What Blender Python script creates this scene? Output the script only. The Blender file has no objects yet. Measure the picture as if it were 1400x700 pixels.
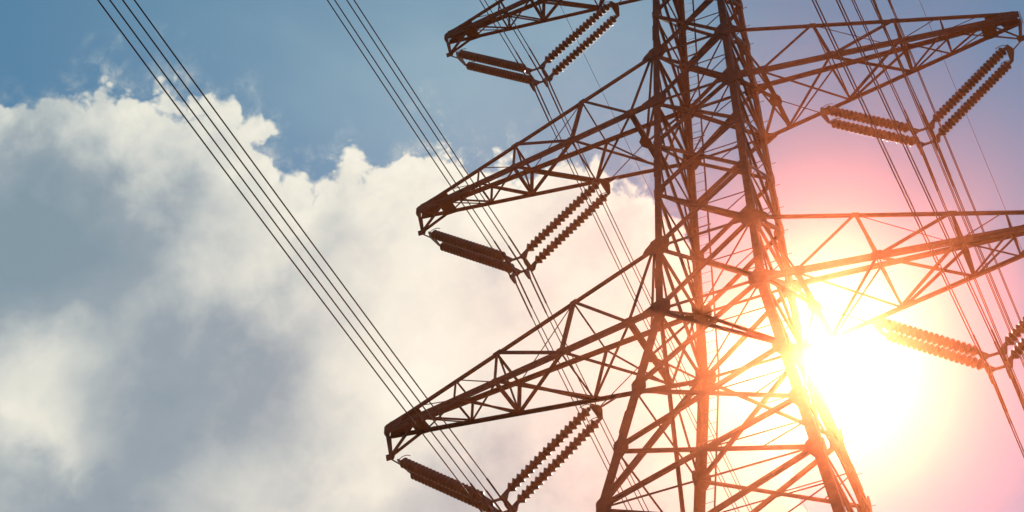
import bpy, bmesh, math, random
from mathutils import Vector, Matrix
R = math.radians
scn = bpy.context.scene
col = scn.collection
rnd = random.Random(7)

# ---------------------------------------------------------------- camera
cam_d = bpy.data.cameras.new('camera'); cam = bpy.data.objects.new('camera', cam_d); col.objects.link(cam)
cam.location = (10.5024, -34.8728, 0.0)
cam.rotation_euler = (2.406971, 0.093217, 0.342804)
cam_d.sensor_width = 36.0
cam_d.lens = 36.0 * 2313.2077 / 1400.0
cam_d.shift_x = -346.917 / 1400.0
cam_d.shift_y = -255.480 / 1400.0
cam_d.clip_start = 0.1; cam_d.clip_end = 20000
scn.camera = cam

# ---------------------------------------------------------------- sun, sky, exposure
SUN_DIR = Vector((-0.17877, 0.76952, 0.61309)).normalized()      # towards the sun
SUN_EL = math.asin(SUN_DIR.z); SUN_AZ = math.atan2(SUN_DIR.x, SUN_DIR.y)
sd = bpy.data.lights.new('sun', 'SUN'); sun = bpy.data.objects.new('sun', sd); col.objects.link(sun)
sd.energy = 4.2; sd.angle = R(0.53); sd.color = (1.0, 0.76, 0.58)
sun.rotation_euler = (-SUN_DIR).to_track_quat('-Z', 'Y').to_euler()
scn.view_settings.view_transform = 'Standard'; scn.view_settings.look = 'None'
scn.view_settings.exposure = 0.0; scn.view_settings.gamma = 1.0; scn.view_settings.use_curve_mapping = False

world = bpy.data.worlds.new('World'); scn.world = world; world.use_nodes = True
NT = world.node_tree; NT.nodes.clear(); L = NT.links
def N(t, **k):
    n = NT.nodes.new(t)
    for a, b in k.items(): setattr(n, a, b)
    return n
def put(sock, v):
    if isinstance(v, bpy.types.NodeSocket): L.new(v, sock)
    else: sock.default_value = v
def M(op, a, b=None, c=None, clamp=False):
    n = N('ShaderNodeMath', operation=op, use_clamp=clamp)
    put(n.inputs[0], a)
    if b is not None: put(n.inputs[1], b)
    if c is not None: put(n.inputs[2], c)
    return n.outputs[0]
def step(x, lo, hi, a=0.0, b=1.0):
    n = N('ShaderNodeMapRange', interpolation_type='SMOOTHSTEP')
    put(n.inputs[0], x); n.inputs[1].default_value = lo; n.inputs[2].default_value = hi
    n.inputs[3].default_value = a; n.inputs[4].default_value = b
    return n.outputs[0]
def noise(vec, scale, detail=6, rough=.5, dist=0.0, lac=2.0):
    n = N('ShaderNodeTexNoise'); put(n.inputs['Vector'], vec)
    n.inputs['Scale'].default_value = scale; n.inputs['Detail'].default_value = detail
    n.inputs['Roughness'].default_value = rough; n.inputs['Distortion'].default_value = dist
    n.inputs['Lacunarity'].default_value = lac
    return n
def mixc(f, a, b, mode='MIX'):
    n = N('ShaderNodeMix', data_type='RGBA', blend_type=mode)
    put(n.inputs[0], f); put(n.inputs[6], a); put(n.inputs[7], b)
    return n.outputs[2]
sky = N('ShaderNodeTexSky', sky_type='NISHITA', sun_disc=False)
sky.sun_elevation = SUN_EL; sky.sun_rotation = SUN_AZ
sky.altitude = 200; sky.air_density = 1.0; sky.dust_density = 0.0; sky.ozone_density = 1.6
SKY_STRENGTH = 0.092
tc = N('ShaderNodeTexCoord'); D = tc.outputs['Generated']
sep = N('ShaderNodeSeparateXYZ'); L.new(D, sep.inputs[0])
# cumulus bank: sky azimuth / elevation in degrees decide where it stands
el = M('MULTIPLY', M('ARCSINE', sep.outputs[2]), 57.29578)
az = M('MULTIPLY', M('ARCTAN2', sep.outputs[0], sep.outputs[1]), 57.29578)
# (azimuth, elevation of the cloud's upper edge)
EDGE = [(-180, 14), (-120, 24), (-80, 38), (-60, 44.5), (-52, 44.6), (-48.92, 45.6), (-47.96, 45.51), (-47.36, 45.52), (-47.13, 46.13), (-46.66, 46.42), (-45.89, 46.48), (-45.12, 45.96), (-45.13, 46.79), (-44.92, 47.24), (-44.32, 46.94), (-43.54, 47.01), (-42.58, 47.5), (-41.77, 47.54), (-41.16, 46.86), (-40.37, 46.73), (-39.27, 46.93), (-38.21, 46.65), (-37.5, 45.9), (-36.94, 45.19), (-36.22, 45.12), (-35.36, 44.86), (-34.65, 44.54), (-34.23, 45.25), (-33.76, 45.96), (-32.89, 45.71), (-32.11, 46.08), (-31.33, 46.51), (-30.17, 46.84), (-29.29, 46.51), (-28.37, 45.69), (-27.03, 45.96), (-24.98, 46.23), (-22.91, 46.21), (-20.54, 45.28), (-19.26, 44.23), (-17.81, 42.18), (-16.52, 39.64), (-15.0, 35.43), (-13.28, 31.97), (-7.81, 27.39), (10, 28), (40, 24), (80, 12), (120, 18), (180, 14)]
fc = N('ShaderNodeFloatCurve'); cm = fc.mapping; cu = cm.curves[0]
A0, A1, E0, E1 = -180.0, 180.0, -10.0, 60.0
def nx(a): return (a - A0) / (A1 - A0)
def ny(e): return (e - E0) / (E1 - E0)
pts = [(nx(a), ny(e)) for a, e in EDGE]
cm.use_clip = False
cu.points[0].location = pts[0]; cu.points[-1].location = pts[-1]
for q in pts[1:-1]: cu.points.new(*q)
cm.update()
L.new(M('DIVIDE', M('SUBTRACT', az, A0), A1 - A0), fc.inputs['Value'])
edge = M('ADD', M('MULTIPLY', fc.outputs[0], E1 - E0), E0)
# cauliflower relief
warp = noise(D, 22, 4, .55)
wv = N('ShaderNodeVectorMath', operation='MULTIPLY_ADD'); L.new(warp.outputs['Color'], wv.inputs[0])
wv.inputs[1].default_value = (.022, .022, .022); L.new(D, wv.inputs[2])
n1 = noise(wv.outputs[0], 17, 9, .56).outputs[0]
n2 = noise(wv.outputs[0], 52, 8, .60).outputs[0]
vor = N('ShaderNodeTexVoronoi', feature='SMOOTH_F1'); L.new(wv.outputs[0], vor.inputs['Vector'])
vor.inputs['Scale'].default_value = 40; vor.inputs['Detail'].default_value = 3; vor.inputs['Roughness'].default_value = .55
vor.inputs['Smoothness'].default_value = .6
depth0 = M('SUBTRACT', edge, el)                                   # degrees below the edge
depth = M('ADD', depth0, M('MULTIPLY', M('SUBTRACT', n1, .5), 1.7))
depth = M('ADD', depth, M('MULTIPLY', M('SUBTRACT', n2, .5), 1.5))
depth = M('ADD', depth, M('MULTIPLY', M('SUBTRACT', .42, vor.outputs['Distance']), 1.8))
mask = step(depth, -0.10, 0.42)
wisp = M('MULTIPLY', step(depth, -1.6, 0.5), step(noise(wv.outputs[0], 70, 8, .65).outputs[0], .42, .75))
mask = M('MAXIMUM', mask, M('MULTIPLY', wisp, .55))
# how much light comes through: rims thin and bright, bellies thick and grey
BLOBS = [(-46.4, 41.37, 2.73, -0.42), (-44.2, 39.21, 2.23, -0.15), (-41.59, 41.94, 1.98, -0.15), (-43.01, 40.79, 1.98, -0.2), (-39.89, 37.97, 2.23, -0.15), (-37.98, 37.03, 2.23, -0.17), (-46.11, 39.11, 2.23, -0.22), (-40.21, 34.98, 1.98, -0.2), (-43.42, 37.28, 1.49, 0.35), (-43.32, 34.82, 1.11, 0.42), (-44.83, 35.49, 0.99, 0.2), (-43.37, 43.67, 1.49, 0.25), (-42.75, 44.61, 1.49, 0.15), (-37.78, 41.24, 1.98, 0.25), (-38.39, 43.79, 1.49, 0.15), (-32.78, 38.58, 1.73, -0.12), (-32.36, 42.17, 3.96, 0.2), (-32.56, 34.89, 2.97, 0.32), (-26.29, 43.1, 3.96, 0.22), (-30.9, 37.73, 2.97, 0.26), (-26.14, 38.28, 3.47, 0.15), (-28.81, 33.61, 1.24, -0.18), (-26.52, 40.44, 1.24, -0.18), (-20.01, 38.11, 5.45, 0.3), (-12.62, 36.02, 3.72, 0.1), (-36.4, 39.03, 1.24, -0.1), (-42.02, 33.01, 1.49, -0.15), (-28.34, 34.99, 1.49, -0.12)]
soft = noise(D, 9, 5, .5, .3).outputs[0]
soft2 = noise(wv.outputs[0], 30, 7, .55).outputs[0]
t = M('ADD', .56, M('MULTIPLY', M('SUBTRACT', soft, .5), .75))
waz = M('ADD', az, M('MULTIPLY', M('SUBTRACT', soft, .5), 6.0))
wel = M('ADD', el, M('MULTIPLY', M('SUBTRACT', soft2, .5), 3.0))
for a, e, r, amp in BLOBS:
    da = M('MULTIPLY', M('SUBTRACT', waz, a), .72 / r); de = M('MULTIPLY', M('SUBTRACT', wel, e), 1.0 / r)
    g = M('EXPONENT', M('MULTIPLY', M('ADD', M('MULTIPLY', da, da), M('MULTIPLY', de, de)), -1.0))
    t = M('MULTIPLY_ADD', g, amp, t)
rim = step(depth, 3.2, 0.3)
t = M('MULTIPLY_ADD', rim, .32, t)
relief = M('ADD', M('MULTIPLY', M('SUBTRACT', n2, .5), .8), M('MULTIPLY', M('SUBTRACT', soft2, .5), .7))
relief = M('ADD', relief, M('MULTIPLY', M('SUBTRACT', .45, vor.outputs['Distance']), .16))
relief = M('MULTIPLY', relief, step(depth, 4.5, 0.5, .36, 1.0))
t = M('ADD', t, relief)
t = M('MULTIPLY', t, .86)
cr = N('ShaderNodeValToRGB'); L.new(t, cr.inputs[0])
els = cr.color_ramp.elements
els[0].position = 0.0; els[0].color = (.21, .33, .40, 1)
els[1].position = 1.0; els[1].color = (.96, .97, .85, 1)
for p_, c_ in ((.26, (.29, .39, .45, 1)), (.46, (.47, .55, .56, 1)), (.64, (.66, .71, .67, 1)), (.82, (.84, .86, .76, 1))):
    x_ = els.new(p_); x_.color = c_
skyc = N('ShaderNodeVectorMath', operation='SCALE'); L.new(sky.outputs[0], skyc.inputs[0]); skyc.inputs['Scale'].default_value = SKY_STRENGTH
tint = mixc(1.0, skyc.outputs[0], (0.64, 1.16, 1.06, 1), 'MULTIPLY')
cov = M('MULTIPLY', mask, step(el, -2, 6))
# thin high veil brightening the blue above the pylon's left arms
vz = M('MULTIPLY', M('SUBTRACT', az, -29.0), .72 / 9.5); vy = M('MULTIPLY', M('SUBTRACT', el, 49.0), 1.0 / 5.5)
veil = M('EXPONENT', M('MULTIPLY', M('ADD', M('MULTIPLY', vz, vz), M('MULTIPLY', vy, vy)), -1.0))
veil = M('MULTIPLY', veil, step(noise(D, 7, 5, .5, .4).outputs[0], .25, .65, .25, .50))
tint = mixc(veil, tint, (.47, .68, .71, 1))
final = mixc(cov, tint, cr.outputs[0])
bg = N('ShaderNodeBackground'); L.new(final, bg.inputs[0]); bg.inputs[1].default_value = 1.0
wo = N('ShaderNodeOutputWorld'); L.new(bg.outputs[0], wo.inputs[0])
world.cycles.sampling_method = 'MANUAL'; world.cycles.sample_map_resolution = 1024

# ---------------------------------------------------------------- materials
def mat(name, base, rough=.6, metal=0.0, vary=.25, scale=6.0, spec=.5, rust=None, bump=0.0):
    m = bpy.data.materials.new(name); m.use_nodes = True; nt = m.node_tree; b = nt.nodes['Principled BSDF']
    tcn = nt.nodes.new('ShaderNodeTexCoord'); nz = nt.nodes.new('ShaderNodeTexNoise'); nz.inputs['Scale'].default_value = scale
    nz.inputs['Detail'].default_value = 6; nt.links.new(tcn.outputs['Object'], nz.inputs['Vector'])
    rp = nt.nodes.new('ShaderNodeValToRGB'); nt.links.new(nz.outputs[0], rp.inputs[0])
    lo = tuple(c * (1 - vary) for c in base) + (1,); hi = tuple(min(1, c * (1 + vary)) for c in base) + (1,)
    rp.color_ramp.elements[0].position = .35; rp.color_ramp.elements[0].color = lo
    rp.color_ramp.elements[1].position = .65; rp.color_ramp.elements[1].color = hi
    if rust:
        e = rp.color_ramp.elements.new(.74); e.color = rust + (1,)
    nt.links.new(rp.outputs[0], b.inputs['Base Color'])
    b.inputs['Roughness'].default_value = rough; b.inputs['Metallic'].default_value = metal
    b.inputs['Specular IOR Level'].default_value = spec
    if bump:
        bp = nt.nodes.new('ShaderNodeBump'); bp.inputs['Strength'].default_value = bump; bp.inputs['Distance'].default_value = .01
        nt.links.new(nz.outputs[0], bp.inputs['Height']); nt.links.new(bp.outputs[0], b.inputs['Normal'])
    return m
STEEL = mat('weathered_steel', (.038, .024, .019), .66, .25, .3, 5.0, .3, (.055, .028, .016), .15)
PLATE = mat('plate_steel', (.036, .023, .018), .66, .25, .3, 8.0, .35)
GLAZE = mat('brown_glazed_porcelain', (.020, .010, .007), .34, 0, .25, 10.0, .5)
CAP = mat('galvanised_fitting', (.05, .038, .032), .5, .4, .2, 20.0)
WIRE = mat('weathered_aluminium_wire', (.035, .03, .028), .55, .4, .2, 3.0)
GRASS = mat('grass_ground', (.06, .09, .03), .95, 0, .4, .4, .1)

# ---------------------------------------------------------------- helpers
def link(name, me, m=None, parent=None):
    o = bpy.data.objects.new(name, me); col.objects.link(o)
    if m is not None and me is not None and not me.materials: me.materials.append(m)
    if parent is not None: o.parent = parent
    return o
def from_bm(name, bm, m, parent=None):
    bmesh.ops.recalc_face_normals(bm, faces=bm.faces)
    me = bpy.data.meshes.new(name); bm.to_mesh(me); bm.free()
    return link(name, me, m, parent)
def tag(o, label=None, cat=None, group=None, kind=None):
    for k, v in (('label', label), ('category', cat), ('group', group), ('kind', kind)):
        if v: o[k] = v
    return o
def extrude(bm, poly, p0, p1, u, v, rot=0.0):
    """sweep a closed 2-D polygon (in axes u, v) from p0 to p1"""
    a = [bm.verts.new(p0 + u * x + v * y) for x, y in poly]; b = [bm.verts.new(p1 + u * x + v * y) for x, y in poly]
    n = len(poly)
    for i in range(n): bm.faces.new((a[i], a[(i + 1) % n], b[(i + 1) % n], b[i]))
    bm.faces.new(a[::-1]); bm.faces.new(b)
def axes(p0, p1, nrm):
    d = (p1 - p0).normalized(); v = (nrm - d * nrm.dot(d))
    if v.length < 1e-4: v = d.orthogonal()
    v.normalize(); u = d.cross(v).normalized()
    return d, u, v          # u lies in the face, v points along the outward normal
def angle_iron(bm, p0, p1, nrm, w, th, off=0.0, flip=1, ext=0.0):
    """L section: one flange flat on the face plane, the other standing inwards"""
    p0 = Vector(p0); p1 = Vector(p1); d, u, v = axes(p0, p1, Vector(nrm)); p0 = p0 - d * ext; p1 = p1 + d * ext
    h = w / 2
    poly = [(-h, 0), (h, 0), (h, -th), (-h + th, -th), (-h + th, -w), (-h, -w)]
    poly = [(x * flip, y + off) for x, y in poly]
    extrude(bm, poly, p0, p1, u, v)
def double_angle(bm, p0, p1, nrm, w, th, gap, off=0.0):
    p0 = Vector(p0); p1 = Vector(p1); d, u, v = axes(p0, p1, Vector(nrm))
    for s in (-1, 1):
        g = gap / 2
        poly = [(s * g, off), (s * (g + w), off), (s * (g + w), off - th), (s * (g + th), off - th), (s * (g + th), off - w), (s * g, off - w)]
        extrude(bm, poly, p0, p1, u, v)
    n = max(1, int((p1 - p0).length / 1.1))
    for i in range(1, n):                                           # batten plates tie the two angles together
        c = p0 + (p1 - p0) * (i / n)
        extrude(bm, [(-g - w * .8, off + .012), (g + w * .8, off + .012), (g + w * .8, off + .002), (-g - w * .8, off + .002)], c - d * .06, c + d * .06, u, v)
def rod(bm, p0, p1, r, n=8):
    p0 = Vector(p0); p1 = Vector(p1); d, u, v = axes(p0, p1, Vector((.3, .2, .9)))
    extrude(bm, [(r * math.cos(2 * math.pi * i / n), r * math.sin(2 * math.pi * i / n)) for i in range(n)], p0, p1, u, v)
def plate(bm, c, u, v, poly, th):
    """thin plate through c, outline poly in axes u, v"""
    c = Vector(c); u = Vector(u).normalized(); v = Vector(v); v = (v - u * v.dot(u)).normalized(); n = u.cross(v)
    extrude(bm, poly, c - n * th / 2, c + n * th / 2, u, v)
def tube(bm, pts, r, n=8):
    rings = []
    for i, p in enumerate(pts):
        d = (pts[min(i + 1, len(pts) - 1)] - pts[max(i - 1, 0)]).normalized()
        u = d.cross(Vector((0, 0, 1))); u.normalize(); v = u.cross(d)
        rings.append([bm.verts.new(p + (u * math.cos(2 * math.pi * k / n) + v * math.sin(2 * math.pi * k / n)) * r) for k in range(n)])
    for a, b in zip(rings, rings[1:]):
        for k in range(n): f = bm.faces.new((a[k], a[(k + 1) % n], b[(k + 1) % n], b[k])); f.smooth = True
    bm.faces.new(rings[0][::-1]); bm.faces.new(rings[-1])

# ---------------------------------------------------------------- terrain
def ground_z(x, y):
    s = lambda t: t * t * (3 - 2 * t)
    f = s(min(1, max(0, (y - 9) / 150.0)))
    b = s(min(1, max(0, (-y - 60) / 500.0)))
    return -1.6 - 74 * f + 25 * b + (.6 * math.sin(x * .03) * math.cos(y * .027) if abs(y) > 40 or abs(x) > 40 else 0)
bm = bmesh.new()
def axis_vals():
    v = [-4000, -2500, -1500, -900, -600, -420, -300, -220]
    v += list(range(-160, 161, 10)); v += [-q for q in (-220, -300, -420, -600, -900, -1500, -2500, -4000)]
    return v
xs = axis_vals(); grid = [[bm.verts.new((x, y, ground_z(x, y))) for x in xs] for y in xs]
for j in range(len(xs) - 1):
    for i in range(len(xs) - 1):
        f = bm.faces.new((grid[j][i], grid[j][i + 1], grid[j + 1][i + 1], grid[j + 1][i])); f.smooth = True
g = from_bm('ground', bm, GRASS); tag(g, 'grassy hill ground far below the pylon', None, None, 'structure')

# ---------------------------------------------------------------- pylon geometry
Z1, Z2, Z3 = 29.549, 37.885, 46.136
BW, KU, KF, YR = 1.5193, -.02767, -.18874, 1.10746
def half(z): return BW + (KU if z >= Z1 else KF) * (z - Z1)
SG = {'near_left': (-1, -1), 'far_left': (-1, 1), 'near_right': (1, -1), 'far_right': (1, 1)}
def node(leg, z):
    h = half(z); s = SG[leg]; return Vector((s[0] * h, s[1] * h * YR, z))
GZ = -1.6; ZTOP = 50.18
pylon = bpy.data.objects.new('lattice_pylon', None); col.objects.link(pylon); pylon.location = (0, 0, GZ)
tag(pylon, 'tall brown steel lattice pylon with three pairs of crossarms against the low sun', 'pylon')
PINV = Matrix.Translation((0, 0, -GZ))
def part(name, bm, m, parent=None):
    """world coordinates in, child of the pylon (or of one of its parts) out"""
    bmesh.ops.transform(bm, matrix=Matrix.Translation((0, 0, -GZ)), verts=bm.verts)
    o = from_bm(name, bm, m, parent or pylon); return o

LEVELS = [-1.6, 3.6, 8.4, 12.8, 16.8, 20.3, 22.9, 24.7, 26.7, 29.549, 31.855, 33.98, 36.03, 37.885, 40.146, 42.15, 44.2, 46.136, 48.40, ZTOP]
legs = {}
for lg, s in SG.items():
    bm = bmesh.new()
    for za, zb in ((GZ, Z1), (Z1, ZTOP)):
        a, b = node(lg, za), node(lg, zb); w = .25 if za < 0 else .205; th = .022
        # L whose heel is the outer corner, flanges running along the two faces
        d = (b - a).normalized(); u = Vector((-s[0], 0, 0)); v = Vector((0, -s[1], 0))
        o_ = Vector((s[0] * .03, s[1] * .03, 0))
        extrude(bm, [(0, 0), (w, 0), (w, th), (th, th), (th, w), (0, w)], a + o_, b + o_, u, v)
        # stitched inner angle doubles the section
        extrude(bm, [(.03, .03), (w * .8, .03), (w * .8, .045), (.045, .045), (.045, w * .8), (.03, w * .8)], a + o_, b + o_, u, v)
    # splice cover plates
    for zs in (18.0, 25.6, 30.7, 35.0, 41.2, 47.2):
        a, b = node(lg, zs - .35), node(lg, zs + .35); o_ = Vector((s[0] * .046, s[1] * .046, 0)); w = .22
        extrude(bm, [(0, 0), (w, 0), (w, .012), (.012, .012), (.012, w), (0, w)], a + o_, b + o_, Vector((-s[0], 0, 0)), Vector((0, -s[1], 0)))
    # concrete footing is its own part
    legs[lg] = part('leg', bm, STEEL)
    bm = bmesh.new(); c = node(lg, GZ)
    extrude(bm, [(-.7, -.7), (.7, -.7), (.7, .7), (-.7, .7)], c - Vector((0, 0, .4)), c + Vector((0, 0, .35)), Vector((1, 0, 0)), Vector((0, 1, 0)))
    part('footing', bm, mat('footing_concrete', (.32, .31, .29), .9, 0, .15) if lg == 'near_left' else bpy.data.materials['footing_concrete'], legs[lg])
    for z in LEVELS[4:-1]:
        big = any(abs(z - q) < .1 for q in (Z1, 31.855, Z2, 40.146, Z3, 48.40)); k = .36 if big else .25
        k *= 1.25 if z < Z1 - .1 else 1
        bm = bmesh.new(); c = node(lg, z)
        for ax, (ui, off) in enumerate(((Vector((-s[0], 0, 0)), Vector((0, s[1] * .052, 0))), (Vector((0, -s[1], 0)), Vector((s[0] * .052, 0, 0))))):
            out = -.16 if (big and ax == 0) else -.02
            poly = [(out, -k * .55), (k * .55, -k * 1.0), (k * 1.12, -k * .28), (k * 1.12, k * .45), (k * .45, k * 1.0), (out, k * .55)]
            plate(bm, c + off, ui, (0, 0, 1), poly, .014)
        part('gusset_plate', bm, PLATE, legs[lg])
# step bolts up the far right leg
bolt = None
for i in range(66):
    z = 16 + i * .46; c = node('far_right', z) + Vector((.03, .03, 0))
    a, b = (Vector((1, 0, 0)), Vector((0, 1, 0))) if i % 2 else (Vector((0, 1, 0)), Vector((1, 0, 0)))
    if bolt is None:
        bm = bmesh.new(); rod(bm, (0, 0, 0), (0, 0, .15), .011, 6); rod(bm, (0, 0, .145), (0, 0, .16), .018, 6)
        bolt = from_bm('step_bolt', bm, CAP, legs['far_right']); o = bolt
    else:
        o = bolt.copy(); col.objects.link(o); o.parent = legs['far_right']
    o.location = c + Vector((0, 0, -GZ)) - b * .06; o.rotation_euler = a.to_track_quat('Z', 'X').to_euler()

# ---------------------------------------------------------------- body bracing
FACES = [('near_left', 'near_right', (0, -1, 0)), ('far_left', 'far_right', (0, 1, 0)),
         ('near_left', 'far_left', (-1, 0, 0)), ('near_right', 'far_right', (1, 0, 0))]
def brace(name, p0, p1, nrm, w, off=0.0, flip=1, dbl=False, th=.010, parent=None, gap=.03):
    bm = bmesh.new()
    if dbl: double_angle(bm, p0, p1, nrm, w, th, gap, off)
    else: angle_iron(bm, p0, p1, nrm, w, th, off, flip)
    return part(name, bm, STEEL, parent)
for fi, (a, b, nrm) in enumerate(FACES):
    nv = Vector(nrm)
    for i in range(len(LEVELS) - 1):
        z0, z1 = LEVELS[i], LEVELS[i + 1]
        if fi >= 2 and z0 in (22.9, 24.7, 26.7): continue                # one tall cross covers these panels on the side faces
        thick = .075 if z0 >= 20 else .10
        if fi < 2:
            brace('diagonal_brace', node(a, z0), node(b, z1), nv, thick, .040, 1, True)
            brace('diagonal_brace', node(a, z1), node(b, z0), nv, .085, -.02, -1)
        else:
            brace('diagonal_brace', node(a, z0), node(b, z1), nv, .10, .034, 1, z0 > 29 and False)
            brace('diagonal_brace', node(a, z1), node(b, z0), nv, .085, -.02, -1)
    if fi >= 2:
        brace('diagonal_brace', node(a, 22.9), node(b, Z1), nv, .09, .040, 1, True)
        brace('diagonal_brace', node(a, Z1), node(b, 22.9), nv, .10, -.03, -1)
        m1 = (node(a, 22.9) + node(b, Z1)) / 2
        for lg, z in ((a, 24.7), (a, 26.7), (b, 24.7), (b, 26.7)):
            tt = .27 if z == 24.7 else .73
            e = node(a, 22.9).lerp(node(b, Z1), tt if lg == b else 1 - tt) if (lg == b) == (z > 25) else node(a, Z1).lerp(node(b, 22.9), .5 + (.23 if lg == b else -.23) )
            brace('horizontal_brace', node(lg, z), e, nv, .055, .0, 1)
    for z in LEVELS[1:]:
        strong = any(abs(z - q) < .1 for q in (Z1, 31.855, Z2, 40.146, Z3, 48.40, ZTOP))
        w = .10 if strong else .055
        if strong or z < 23 or fi >= 2: brace('horizontal_brace', node(a, z), node(b, z), nv, w, .012, 1)
    # light struts from each X to the legs
    if True:
        for i in range(len(LEVELS) - 1):
            z0, z1 = LEVELS[i], LEVELS[i + 1]
            if z0 < 20 or z1 > 48.5: continue
            if fi >= 2 and z0 in (22.9, 24.7, 26.7): continue
            zc = (z0 + z1) / 2; w0, w1 = half(z0), half(z1); zc = z0 + (z1 - z0) * w0 / (w0 + w1)
            c = (node(a, zc) + node(b, zc)) / 2
            if fi < 2:
                brace('redundant_strut', c, node(b, zc), nv, .04, .0, 1, th=.006)
                brace('redundant_strut', node(b, z0).lerp(node(a, z1), .27), node(b, zc), nv, .04, .005, 1, th=.006)
            else:
                brace('redundant_strut', node(a, z0).lerp(node(b, z1), .25), node(a, z1), nv, .05, .0, 1, th=.006)
                brace('redundant_strut', node(b, z0), node(a, z0).lerp(node(b, z1), .75), nv, .05, .0, 1, th=.006)
# plan bracing inside the body at the crossarm levels
for z in (Z1, 31.855, Z2, 40.146, Z3, 48.40, ZTOP):
    if z != Z1: brace('plan_brace', node('near_left', z), node('far_right', z), (0, 0, -1), .05, .03, 1)
    brace('plan_brace', node('near_right', z), node('far_left', z), (0, 0, -1), .05, -.05, 1)
# the ladder inside the far face next to the far left leg
lad_pts = []
def lad(z, off):
    n_ = node('far_left', z); return n_ + Vector((off, -.16, 0))
bm = bmesh.new()
LR = (.17, .56)
ladder = None
for k, off in enumerate(LR):
    bm = bmesh.new()
    for za, zb in ((2.0, Z1), (Z1, ZTOP)): angle_iron(bm, lad(za, off), lad(zb, off), (0, -1, 0), .055, .008)
    if k == 0: 
        ladder = part('ladder', bm, STEEL)
    else: part('rail', bm, STEEL, ladder)
z = 2.2; rung = None
bm = bmesh.new()
while z < ZTOP - .2:
    if z > 17:
        rod(bm, lad(z, LR[0]), lad(z, LR[1]), .009, 6)
        if len(bm.verts) > 0:
            part('rung', bm, CAP, ladder); bm = bmesh.new()
    z += .36
bm.free()
for z in (24.0, 27.6, 31.2, 34.9, 38.6, 42.4, 46.0):                 # stand-off brackets
    bm = bmesh.new(); angle_iron(bm, lad(z, LR[0] - .12), lad(z, LR[1] + .1), (0, 1, 0), .05, .006, -.06)
    c = lad(z, LR[1])
    pts = [lad(z, LR[0]).lerp(c, .5) + Vector((.2 * math.cos(q), -.02, -.2 * math.sin(q) * 1.1)) for q in [math.pi * i / 10 for i in range(11)]]
    tube(bm, pts, .011, 6)
    part('ladder_bracket', bm, CAP, ladder)

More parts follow.
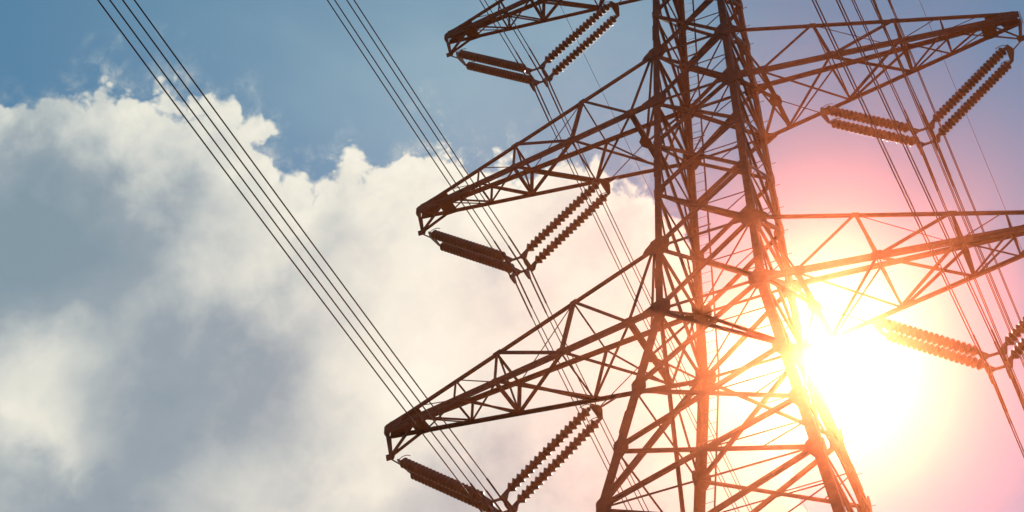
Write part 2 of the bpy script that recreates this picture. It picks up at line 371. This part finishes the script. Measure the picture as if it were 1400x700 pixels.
# ---------------------------------------------------------------- crossarms
ARMS = [(Z1, 31.855, 10.4515), (Z2, 40.146, 10.0), (Z3, 48.40, 9.4356)]
Q0, Q1, Q1U, Q2, Q3, Q4 = .100, .343, .303, .585, .737, .885
TY, TH = .115, .15
def arm_pt(z, zu, T, c, q, sg):
    z0 = zu if c in 'AC' else z; zt = z + .03 + (TH if c in 'AC' else 0.0)
    h = half(z0); y = h * YR * (1 - q) + TY * q
    if c in 'AB': y = -y
    return Vector((sg * (h + (T - h) * q), y, z0 + (zt - z0) * q))
for z, zu, T in ARMS:
    for sg in (-1, 1):
        P = lambda c, q: arm_pt(z, zu, T, c, q, sg)
        bm = bmesh.new()
        # the four chords and the closed tip
        for c in 'BD':
            double_angle(bm, P(c, -.005), P(c, .99), (0, -1 if c == 'B' else 1, 0), .115 if c == 'B' else .072, .012, .02, .03)
        for c in 'AC':
            angle_iron(bm, P(c, -.005), P(c, .99), (0, -1 if c == 'A' else 1, 0), .085 if c == 'A' else .115, .010, .02, 1 if sg < 0 else -1)
        arm = part('crossarm', bm, STEEL)
        for (ca, cb, sy) in (('A', 'B', -1), ('C', 'D', 1)):
            bm = bmesh.new()
            c0, c1 = P(ca, .925), P(ca, 1.0); d0, d1 = P(cb, .945), P(cb, 1.0); o_ = Vector((0, sy * .045, 0))
            up = Vector((0, 0, .05)); dn = Vector((0, 0, -.055))
            f = [c0 + up * .4 + o_, c1 + up + o_, d1 + dn * 1.2 + o_, d0.lerp(d1, .35) + dn + o_, d0 + dn * .6 + o_]
            b2 = [q - Vector((0, sy * .014, 0)) for q in f]
            va = [bm.verts.new(q) for q in f]; vb = [bm.verts.new(q) for q in b2]
            bm.faces.new(va); bm.faces.new(vb[::-1])
            for i in range(5): bm.faces.new((va[i], va[(i + 1) % 5], vb[(i + 1) % 5], vb[i]))
            part('tip_plate', bm, PLATE, arm)
        bm = bmesh.new()
        tip = (P('A', 1.0) + P('C', 1.0) + P('B', 1.0) + P('D', 1.0)) / 4
        # end cap and cross plates between the two tip plates
        e = Vector((sg, 0, 0))
        plate(bm, tip + e * .03, (0, 1, 0), (0, 0, 1), [(-.15, -.13), (-.09, -.17), (.09, -.17), (.15, -.13), (.15, .10), (.09, .15), (-.09, .15), (-.15, .10)], .02)
        part('end_plate', bm, PLATE, arm)
        bm = bmesh.new()
        m0 = (P('B', .885) + P('D', .885)) / 2; w_ = (P('D', .885) - P('B', .885)).length / 2 + .08
        plate(bm, m0 + Vector((0, 0, -.05)), (0, 1, 0), (1, 0, 0), [(-w_, -.22), (w_, -.22), (w_, .22), (-w_, .22)], .014)
        part('batten_plate', bm, PLATE, arm)
        bm = bmesh.new()
        m0 = (P('A', .93) + P('C', .93)) / 2
        plate(bm, m0 + Vector((0, 0, .03)), (0, 1, 0), (sg, 0, (P('A', 1).z - P('A', .9).z) / (P('A', 1) - P('A', .9)).length), [(-.2, -.42), (.2, -.42), (.2, .5), (-.2, .5)], .014)
        part('batten_plate', bm, PLATE, arm)
        near, far = (0, -1, 0), (0, 1, 0); dn = (0, 0, -1)
        LST = [ # p, q, normal, width, double, offset
            # near face
            ('A', Q1U, 'B', Q0, near, .095, 0), ('A', Q1U, 'B', Q1, near, .10, 0), ('A', Q2, 'B', Q1, near, .12, 0), ('A', Q2, 'B', Q2, near, .06, 0),
            ('A', Q3, 'B', Q2, near, .035, 0), ('A', Q3, 'B', Q3, near, .045, 0), ('A', Q4, 'B', Q3, near, .03, 0), ('A', .01, 'B', Q0, near, .06, 0),
            # far face
            ('C', Q1U, 'D', Q0, far, .06, 0), ('C', Q1U, 'D', Q1, far, .075, 0), ('C', Q2, 'D', Q1, far, .11, 0), ('C', Q2, 'D', Q2, far, .09, 0),
            ('C', Q3, 'D', Q2, far, .07, 0), ('C', Q3, 'D', Q3, far, .06, 0), ('C', Q4, 'D', Q3, far, .045, 0), ('C', .01, 'D', Q0, far, .055, 0),
            # lower plane, crossed
            ('B', Q0, 'D', Q1, dn, .075, 1), ('B', Q1, 'D', Q0, dn, .06, -1), ('B', Q1, 'D', Q2, dn, .12, 1), ('B', Q2, 'D', Q1, dn, .07, -1),
            ('B', Q2, 'D', Q3, dn, .06, 1), ('B', Q3, 'D', Q2, dn, .045, -1), ('B', Q3, 'D', Q4, dn, .05, 1), ('B', Q4, 'D', Q3, dn, .045, -1),
            ('B', Q0, 'D', Q0, dn, .15, 0), ('B', Q1, 'D', Q1, dn, .04, 0), ('B', Q2, 'D', Q2, dn, .09, 0), ('B', Q3, 'D', Q3, dn, .05, 0),
            # upper plane and cross frames
            ('A', Q1U, 'C', Q1U, (0, 0, 1), .04, 0), ('A', Q2, 'C', Q2, (0, 0, 1), .06, 0), ('A', Q3, 'C', Q3, (0, 0, 1), .04, 0),
            ('A', Q2, 'D', Q2, (sg, 0, 0), .06, 0), ('A', Q1U, 'C', Q2, (0, 0, 1), .03, 1),
        ]
        for c0, q0, c1, q1, nrm, w, o_ in LST:
            off = .034 * o_ if nrm == dn else (.052 if o_ == 0 and nrm in (near, far) else 0)
            brace('lacing_bar', P(c0, q0), P(c1, q1), nrm, w, off, 1 if sg < 0 else -1, th=min(.010, w * .14), parent=arm)
        # node gussets on the chords
        for c, q, k in (('B', Q0, .22), ('B', Q1, .24), ('B', Q2, .17), ('D', Q1, .2), ('D', Q2, .2), ('A', Q1U, .10), ('A', Q2, .13), ('D', Q3, .12), ('D', Q0, .15)):
            sy = -1 if c in 'AB' else 1; ch = (P(c, 1) - P(c, 0)).normalized(); c_ = P(c, q) + Vector((0, sy * .04, 0))
            zz = 1 if c in 'BD' else -1
            bm = bmesh.new(); plate(bm, c_, ch, (0, 0, 1), [(-k, -.05), (k, -.05), (k, .06), (k * .4, k * .6 + .03), (-k * .4, k * .6 + .03), (-k, .06)] if zz > 0 else [(-k, .05), (-k, -.04), (-k * .4, -k * .7), (k * .4, -k * .7), (k, -.04), (k, .05)], .012)
            part('gusset_plate', bm, PLATE, arm)
        for c, z_, k in (('B', z, .42), ('D', z, .36), ('A', zu, .34), ('C', zu, .34)):
            sy = -1 if c in 'AB' else 1; ch = (P(c, 1) - P(c, 0)).normalized(); c_ = P(c, 0) + Vector((0, sy * .068, 0))
            bm = bmesh.new(); plate(bm, c_, ch, (0, 0, 1), [(-.24, -.17), (.12, -.20), (k, -.10), (k + .1, .0), (k, .10), (.12, .20), (-.24, .17)], .014)
            part('gusset_plate', bm, PLATE, arm)
        # drop bracket at the tip that carries the outer string
        H = Vector((sg * (T - .15), 0, z + .03 - .857)); tp = Vector((sg * T, 0, z + .03))
        bm = bmesh.new()
        for sy in (-1, 1):
            angle_iron(bm, tp + Vector((0, sy * .10, -.05)), H + Vector((0, sy * .035, 0)), (sg, 0, 0), .075, .010)
            pB = P('B' if sy < 0 else 'D', .885)
            angle_iron(bm, pB + Vector((0, 0, -.03)), H + Vector((0, sy * .035, .04)), (0, sy, 0), .065, .009)
        plate(bm, H + Vector((0, 0, .03)), (1, 0, 0), (0, 0, 1), [(-.11, -.1), (.11, -.1), (.15, .1), (-.15, .1)], .03)
        part('drop_bracket', bm, STEEL, arm)
        # inner hanger for the inner string
        I = Vector((sg * (T - 6.4445), 0, z - 1.329))
        mt = (P('B', Q0) + P('D', Q0)) / 2
        qd = .26
        bm = bmesh.new(); rod(bm, mt, I + Vector((0, 0, .06)), .016, 6); rod(bm, P('D', qd), I + Vector((0, .03, .08)), .03, 6)
        part('hanger_rod', bm, STEEL, arm)
        for c_ in ('A', 'C'):
            bm = bmesh.new(); angle_iron(bm, P(c_, 0.01), mt, (0, -1, 0), .055, .008); part('lacing_bar', bm, STEEL, arm)
        for c_ in ('B', 'D'):
            bm = bmesh.new(); angle_iron(bm, P(c_, 0.0), mt, (0, 0, -1), .08, .008, .03); part('lacing_bar', bm, STEEL, arm)
        bm = bmesh.new(); plate(bm, mt + Vector((0, 0, -.04)), (0, 1, 0), (1, 0, 0), [(-.26, -.08), (-.1, -.2), (.1, -.2), (.26, -.08), (.26, .08), (.1, .16), (-.1, .16), (-.26, .08)], .014)
        part('gusset_plate', bm, PLATE, arm)

# earth wire arms on the top of the body
XG, ZG = 6.258, 50.176
for sg in (-1, 1):
    bm = bmesh.new(); tipg = Vector((sg * XG, 0, ZG + .25))
    for sy in (-1, 1):
        for zz, w in ((ZTOP + 1.6, .08), (ZTOP, .10)):
            h = half(min(zz, 60)); angle_iron(bm, Vector((sg * h, sy * h * YR, zz)), tipg + Vector((0, sy * .05, 0)), (0, sy, 0), w, .01)
    ea = part('earth_wire_arm', bm, STEEL)
    for k in range(5):
        for sy in (-1, 1):
            q = (k + .5) / 5.5; q2 = (k + 1.2) / 5.5; h = half(ZTOP); h2 = half(ZTOP + 1.6)
            a = Vector((sg * h, sy * h * YR, ZTOP)).lerp(tipg, q if k % 2 else q2); b = Vector((sg * h2, sy * h2 * YR, ZTOP + 1.6)).lerp(tipg, q2 if k % 2 else q)
            bm = bmesh.new(); angle_iron(bm, a, b, (0, sy, 0), .05, .008); part('lacing_bar', bm, STEEL, ea)
for lg, s in SG.items():
    bm = bmesh.new(); a, b = node(lg, ZTOP), node(lg, ZTOP + 1.7)
    extrude(bm, [(0, 0), (.16, 0), (.16, .018), (.018, .018), (.018, .16), (0, .16)], a, b, Vector((-s[0], 0, 0)), Vector((0, -s[1], 0)))
    part('leg_extension', bm, STEEL)
for a, b, nrm in FACES:
    for q0, q1 in ((0, 1.65), (1.65, 0), (1.65, 1.65)):
        brace('diagonal_brace' if q0 != q1 else 'horizontal_brace', node(a, ZTOP + q0), node(b, ZTOP + q1), nrm, .07, .02 if q0 else -.02)

# ---------------------------------------------------------------- insulator sets
def shed_mesh(length, n=18):
    """one porcelain string along +Z: bell-shaped sheds with metal caps"""
    bm = bmesh.new(); seg = 20; prof = []
    pitch = length / n
    for i in range(n):
        b = i * pitch
        prof += [(.086, b), (.090, b + pitch * .12), (.110, b + pitch * .22), (.138, b + pitch * .42), (.152, b + pitch * .58), (.152, b + pitch * .68),
                 (.134, b + pitch * .74), (.100, b + pitch * .82), (.086, b + pitch * .93)]
    prof.append((.06, length))
    rings = [[bm.verts.new((r * math.cos(2 * math.pi * k / seg), r * math.sin(2 * math.pi * k / seg), z)) for k in range(seg)] for r, z in prof]
    for a, b in zip(rings, rings[1:]):
        for k in range(seg): f = bm.faces.new((a[k], a[(k + 1) % seg], b[(k + 1) % seg], b[k])); f.smooth = True
    bm.faces.new(rings[0][::-1]); bm.faces.new(rings[-1])
    bmesh.ops.recalc_face_normals(bm, faces=bm.faces)
    me = bpy.data.meshes.new('insulator_string'); bm.to_mesh(me); bm.free(); me.materials.append(GLAZE); return me
SHED = {}
VNAME = {(0, -1): 'left lowest', (0, 1): 'right lowest', (1, -1): 'left middle', (1, 1): 'right middle', (2, -1): 'left top', (2, 1): 'right top'}
SY = .30
def set_at(k, sg):
    z, zu, T = ARMS[k]; zt = z + .03
    v = Vector((sg * (T - 3.5946), 0, zt - 3.525))
    H = Vector((sg * (T - .15), 0, zt - .857)); O = Vector((sg * (T - .567), 0, zt - .857 - .395)); I = Vector((sg * (T - 6.4445), 0, z - 1.329))
    root = bpy.data.objects.new('insulator_set', None); col.objects.link(root); root.location = v
    tag(root, {(0, -1): 'brown V of twin insulator strings under the lowest left crossarm, near the bottom edge',
               (0, 1): 'V of twin insulator strings glowing orange beside the sun, under the lower right crossarm',
               (1, -1): 'brown V of twin insulator strings hanging under the middle crossarm on the left',
               (1, 1): 'large V of twin ribbed insulator strings under the upper right crossarm, against blue sky',
               (2, -1): 'dark V of twin insulator strings under the topmost left crossarm, on blue sky',
               (2, 1): 'V of twin insulator strings under the highest right crossarm, above the picture edge'}[(k, sg)],
        'insulator', 'V shaped insulator sets under the crossarms')
    def sub(name, bm, m, par=root):
        bmesh.ops.transform(bm, matrix=Matrix.Translation(-v), verts=bm.verts); return from_bm(name, bm, m, par)
    for end, kind in ((O, 'outer'), (I, 'inner')):
        s_end = 1 if (end.x - v.x) > 0 else -1
        foot = v + Vector((s_end * .30, 0, .16)); d = (end - foot).normalized()
        top_pl = end + (-d) * .0
        for sy in (-1, 1):
            a = foot + Vector((0, sy * SY, 0)) + d * .12; b = end + Vector((0, sy * SY, 0)) - d * .22
            ln = (b - a).length; key = round(ln, 3)
            if key not in SHED: SHED[key] = shed_mesh(ln, 22 if kind == 'outer' else 18)
            o = bpy.data.objects.new('insulator_string', SHED[key]); col.objects.link(o); o.parent = root
            o.location = a - v; o.rotation_euler = d.to_track_quat('Z', 'Y').to_euler()
            bm = bmesh.new(); rod(bm, b - d * .02, b + d * .22, .028, 8); rod(bm, b - d * .01, b + d * .07, .062, 12); sub('end_fitting', bm, CAP)
            bm = bmesh.new(); rod(bm, a + d * .02, a - d * .16, .028, 8); rod(bm, a + d * .01, a - d * .06, .06, 12); sub('end_fitting', bm, CAP)
            # arcing horn curling over the live and earthed ends
            bm = bmesh.new(); side = Vector((0, 1, 0)).cross(d).normalized(); side = side if side.z > 0 else -side
            pts = [b + d * .16 + Vector((0, sy * .03, 0)) + side * (.24 * math.sin(q)) - d * (.26 * (1 - math.cos(q))) for q in [math.pi * .5 * i / 6 for i in range(7)]]
            tube(bm, pts, .011, 6); sub('arcing_horn', bm, CAP)
        bm = bmesh.new(); nrm_ = d.cross(Vector((0, 1, 0)))
        plate(bm, end - d * .02, (0, 1, 0), d, [(-SY - .07, -.10), (SY + .07, -.10), (SY + .06, .0), (.07, .14), (-.07, .14), (-SY - .06, .0)], .03)
        sub('yoke_plate', bm, CAP)
        if kind == 'outer':
            bm = bmesh.new(); rod(bm, end + d * .08, H - Vector((0, 0, .03)), .022, 8); sub('shackle_link', bm, CAP)
        else:
            bm = bmesh.new(); rod(bm, end + d * .08, I + Vector((0, 0, .1)), .03, 8); rod(bm, I + Vector((0, 0, .03)), I + Vector((0, 0, .16)), .05, 8); sub('shackle_link', bm, CAP)
    # bottom yoke, a shallow W of plates
    for sy in (-1, 1):
        bm = bmesh.new(); plate(bm, v + Vector((0, sy * SY, .03)), (1, 0, 0), (0, 0, 1), [(-.40, .20), (-.33, .24), (-.10, .02), (.10, .02), (.33, .24), (.40, .20), (.34, -.09), (.26, -.12), (.14, -.05), (-.14, -.05), (-.26, -.12), (-.34, -.09)], .035); sub('bottom_yoke', bm, CAP)
    for sx in (-1, 1):
        bm = bmesh.new(); plate(bm, v + Vector((sx * .25, 0, -.02)), (0, 1, 0), (0, 0, 1), [(-SY - .05, -.05), (SY + .05, -.05), (SY + .05, .06), (-SY - .05, .06)], .04); sub('cross_yoke', bm, CAP)
    for sx in (-1, 1):
        bm = bmesh.new(); c = v + Vector((sx * DX, 0, 0))
        rod(bm, c + Vector((0, 0, -.05)), c + Vector((0, 0, -.40)), .026, 8)
        plate(bm, c + Vector((0, 0, -.42)), (0, 1, 0), (0, 0, 1), [(-.20, -.06), (-.13, -.10), (.13, -.10), (.20, -.06), (.08, .07), (.04, .16), (-.04, .16), (-.08, .07)], .075)
        sub('suspension_clamp', bm, CAP)
        bm = bmesh.new()
        plate(bm, c + Vector((0, 0, -.06)), (0, 1, 0), (0, 0, 1), [(-.22, -.045), (-.13, -.08), (.13, -.08), (.22, -.045), (.08, .05), (-.08, .05)], .07)
        sub('suspension_clamp', bm, CAP)
    return v, root
DX = .235; ZU_, ZL_ = -.06, -.44
YN, SN, YF, SF, SGW, KC = .04231, .14906, .05209, -.49472, -.43246, .0008
def curve_pts(x0, z0, sn, sf, yn=YN, yf=YF):
    ys = [-60 + 5 * i for i in range(11)] + [-6, -3, -1.2, -.5, -.2, 0, .2, .5, 1.2, 3, 6] + [10 * i for i in range(1, 31)]
    out = []
    for y in ys:
        f = (abs(y) / .6); blend = min(1.0, abs(y) / .6); 
        if y < 0: out.append(Vector((x0 + yn * y, y, z0 + sn * abs(y) * (1 if abs(y) > .6 else blend) + KC * y * y)))
        else: out.append(Vector((x0 + yf * y, y, z0 + sf * y * blend + KC * y * y)))
    return out
BL = {(0, -1): 'bundle of four dark wires crossing the big cloud to the lowest left insulators',
      (1, -1): 'bundle of four dark wires running over the middle left crossarm to its insulators',
      (2, -1): 'bundle of four thin wires passing the topmost left insulators beside the pylon body',
      (0, 1): 'bundle of four wires running down to the orange insulators right of the sun',
      (1, 1): 'bundle of four wires clamped to the large insulators under the upper right crossarm',
      (2, 1): 'bundle of four wires dropping past the upper right crossarm just left of its tip'}
for k in range(3):
    for sg in (-1, 1):
        v, root = set_at(k, sg)
        b = bpy.data.objects.new('conductor_bundle', None); col.objects.link(b); b.location = v
        tag(b, BL[(k, sg)], 'power line', 'conductor bundles of the power line')
        for sx in (-1, 1):
            for dz in (ZU_, ZL_):
                bm = bmesh.new(); pts = curve_pts(v.x + sx * DX, v.z + dz - .03, SN, SF)
                tube(bm, [p - v for p in pts], .0165, 8)
                w = from_bm('conductor', bm, WIRE, b)
                bm = bmesh.new(); i0 = pts.index(min(pts, key=lambda q: abs(q.y)))
                tube(bm, [p - v for p in pts[i0 - 3:i0 + 4]], .026, 8); from_bm('armour_rod', bm, WIRE, w)
        for yy, sl in ((-34, SN), (62, SF), (118, SF)):
            bm = bmesh.new(); xo = (YN if yy < 0 else YF) * yy; zc = sl * abs(yy) + KC * yy * yy - .03
            q = [Vector((xo + sx * DX, yy, zc + dz)) for sx, dz in ((-1, ZU_), (1, ZU_), (1, ZL_), (-1, ZL_))]
            for i in range(4): rod(bm, q[i], q[(i + 1) % 4], .014, 6)
            from_bm('spacer', bm, CAP, b)
for sg in (-1, 1):
    bm = bmesh.new(); tube(bm, curve_pts(0, 0, .02, SGW), .0085, 8)
    o = from_bm('earth_wire', bm, WIRE); o.location = (sg * XG, 0, ZG)
    tag(o, 'single hair-thin earth wire passing between the top left insulators and the pylon' if sg < 0 else 'single hair-thin earth wire crossing the upper right crossarm near its tip', 'power line', 'earth wires')

# ---------------------------------------------------------------- haze
bm = bmesh.new()
extrude(bm, [(-4100, -4100), (4100, -4100), (4100, 4100), (-4100, 4100)], Vector((0, 0, -78)), Vector((0, 0, 55.5)), Vector((1, 0, 0)), Vector((0, 1, 0)))
hz = from_bm('haze', bm, None); tag(hz, 'thin orange haze added for the glow around the sun', None, None, 'stuff')
hm = bpy.data.materials.new('haze'); hm.use_nodes = True; nt = hm.node_tree; nt.nodes.clear()
pv = nt.nodes.new('ShaderNodeVolumePrincipled'); ou = nt.nodes.new('ShaderNodeOutputMaterial')
pv.inputs['Color'].default_value = (1.0, .31, .14, 1); pv.inputs['Density'].default_value = .00092  # added haze, tinted orange to stand in for the lens flare over the steel
pv.inputs['Anisotropy'].default_value = .965
nt.links.new(pv.outputs[0], ou.inputs['Volume']); hz.data.materials.append(hm)
scn.cycles.volume_bounces = 0
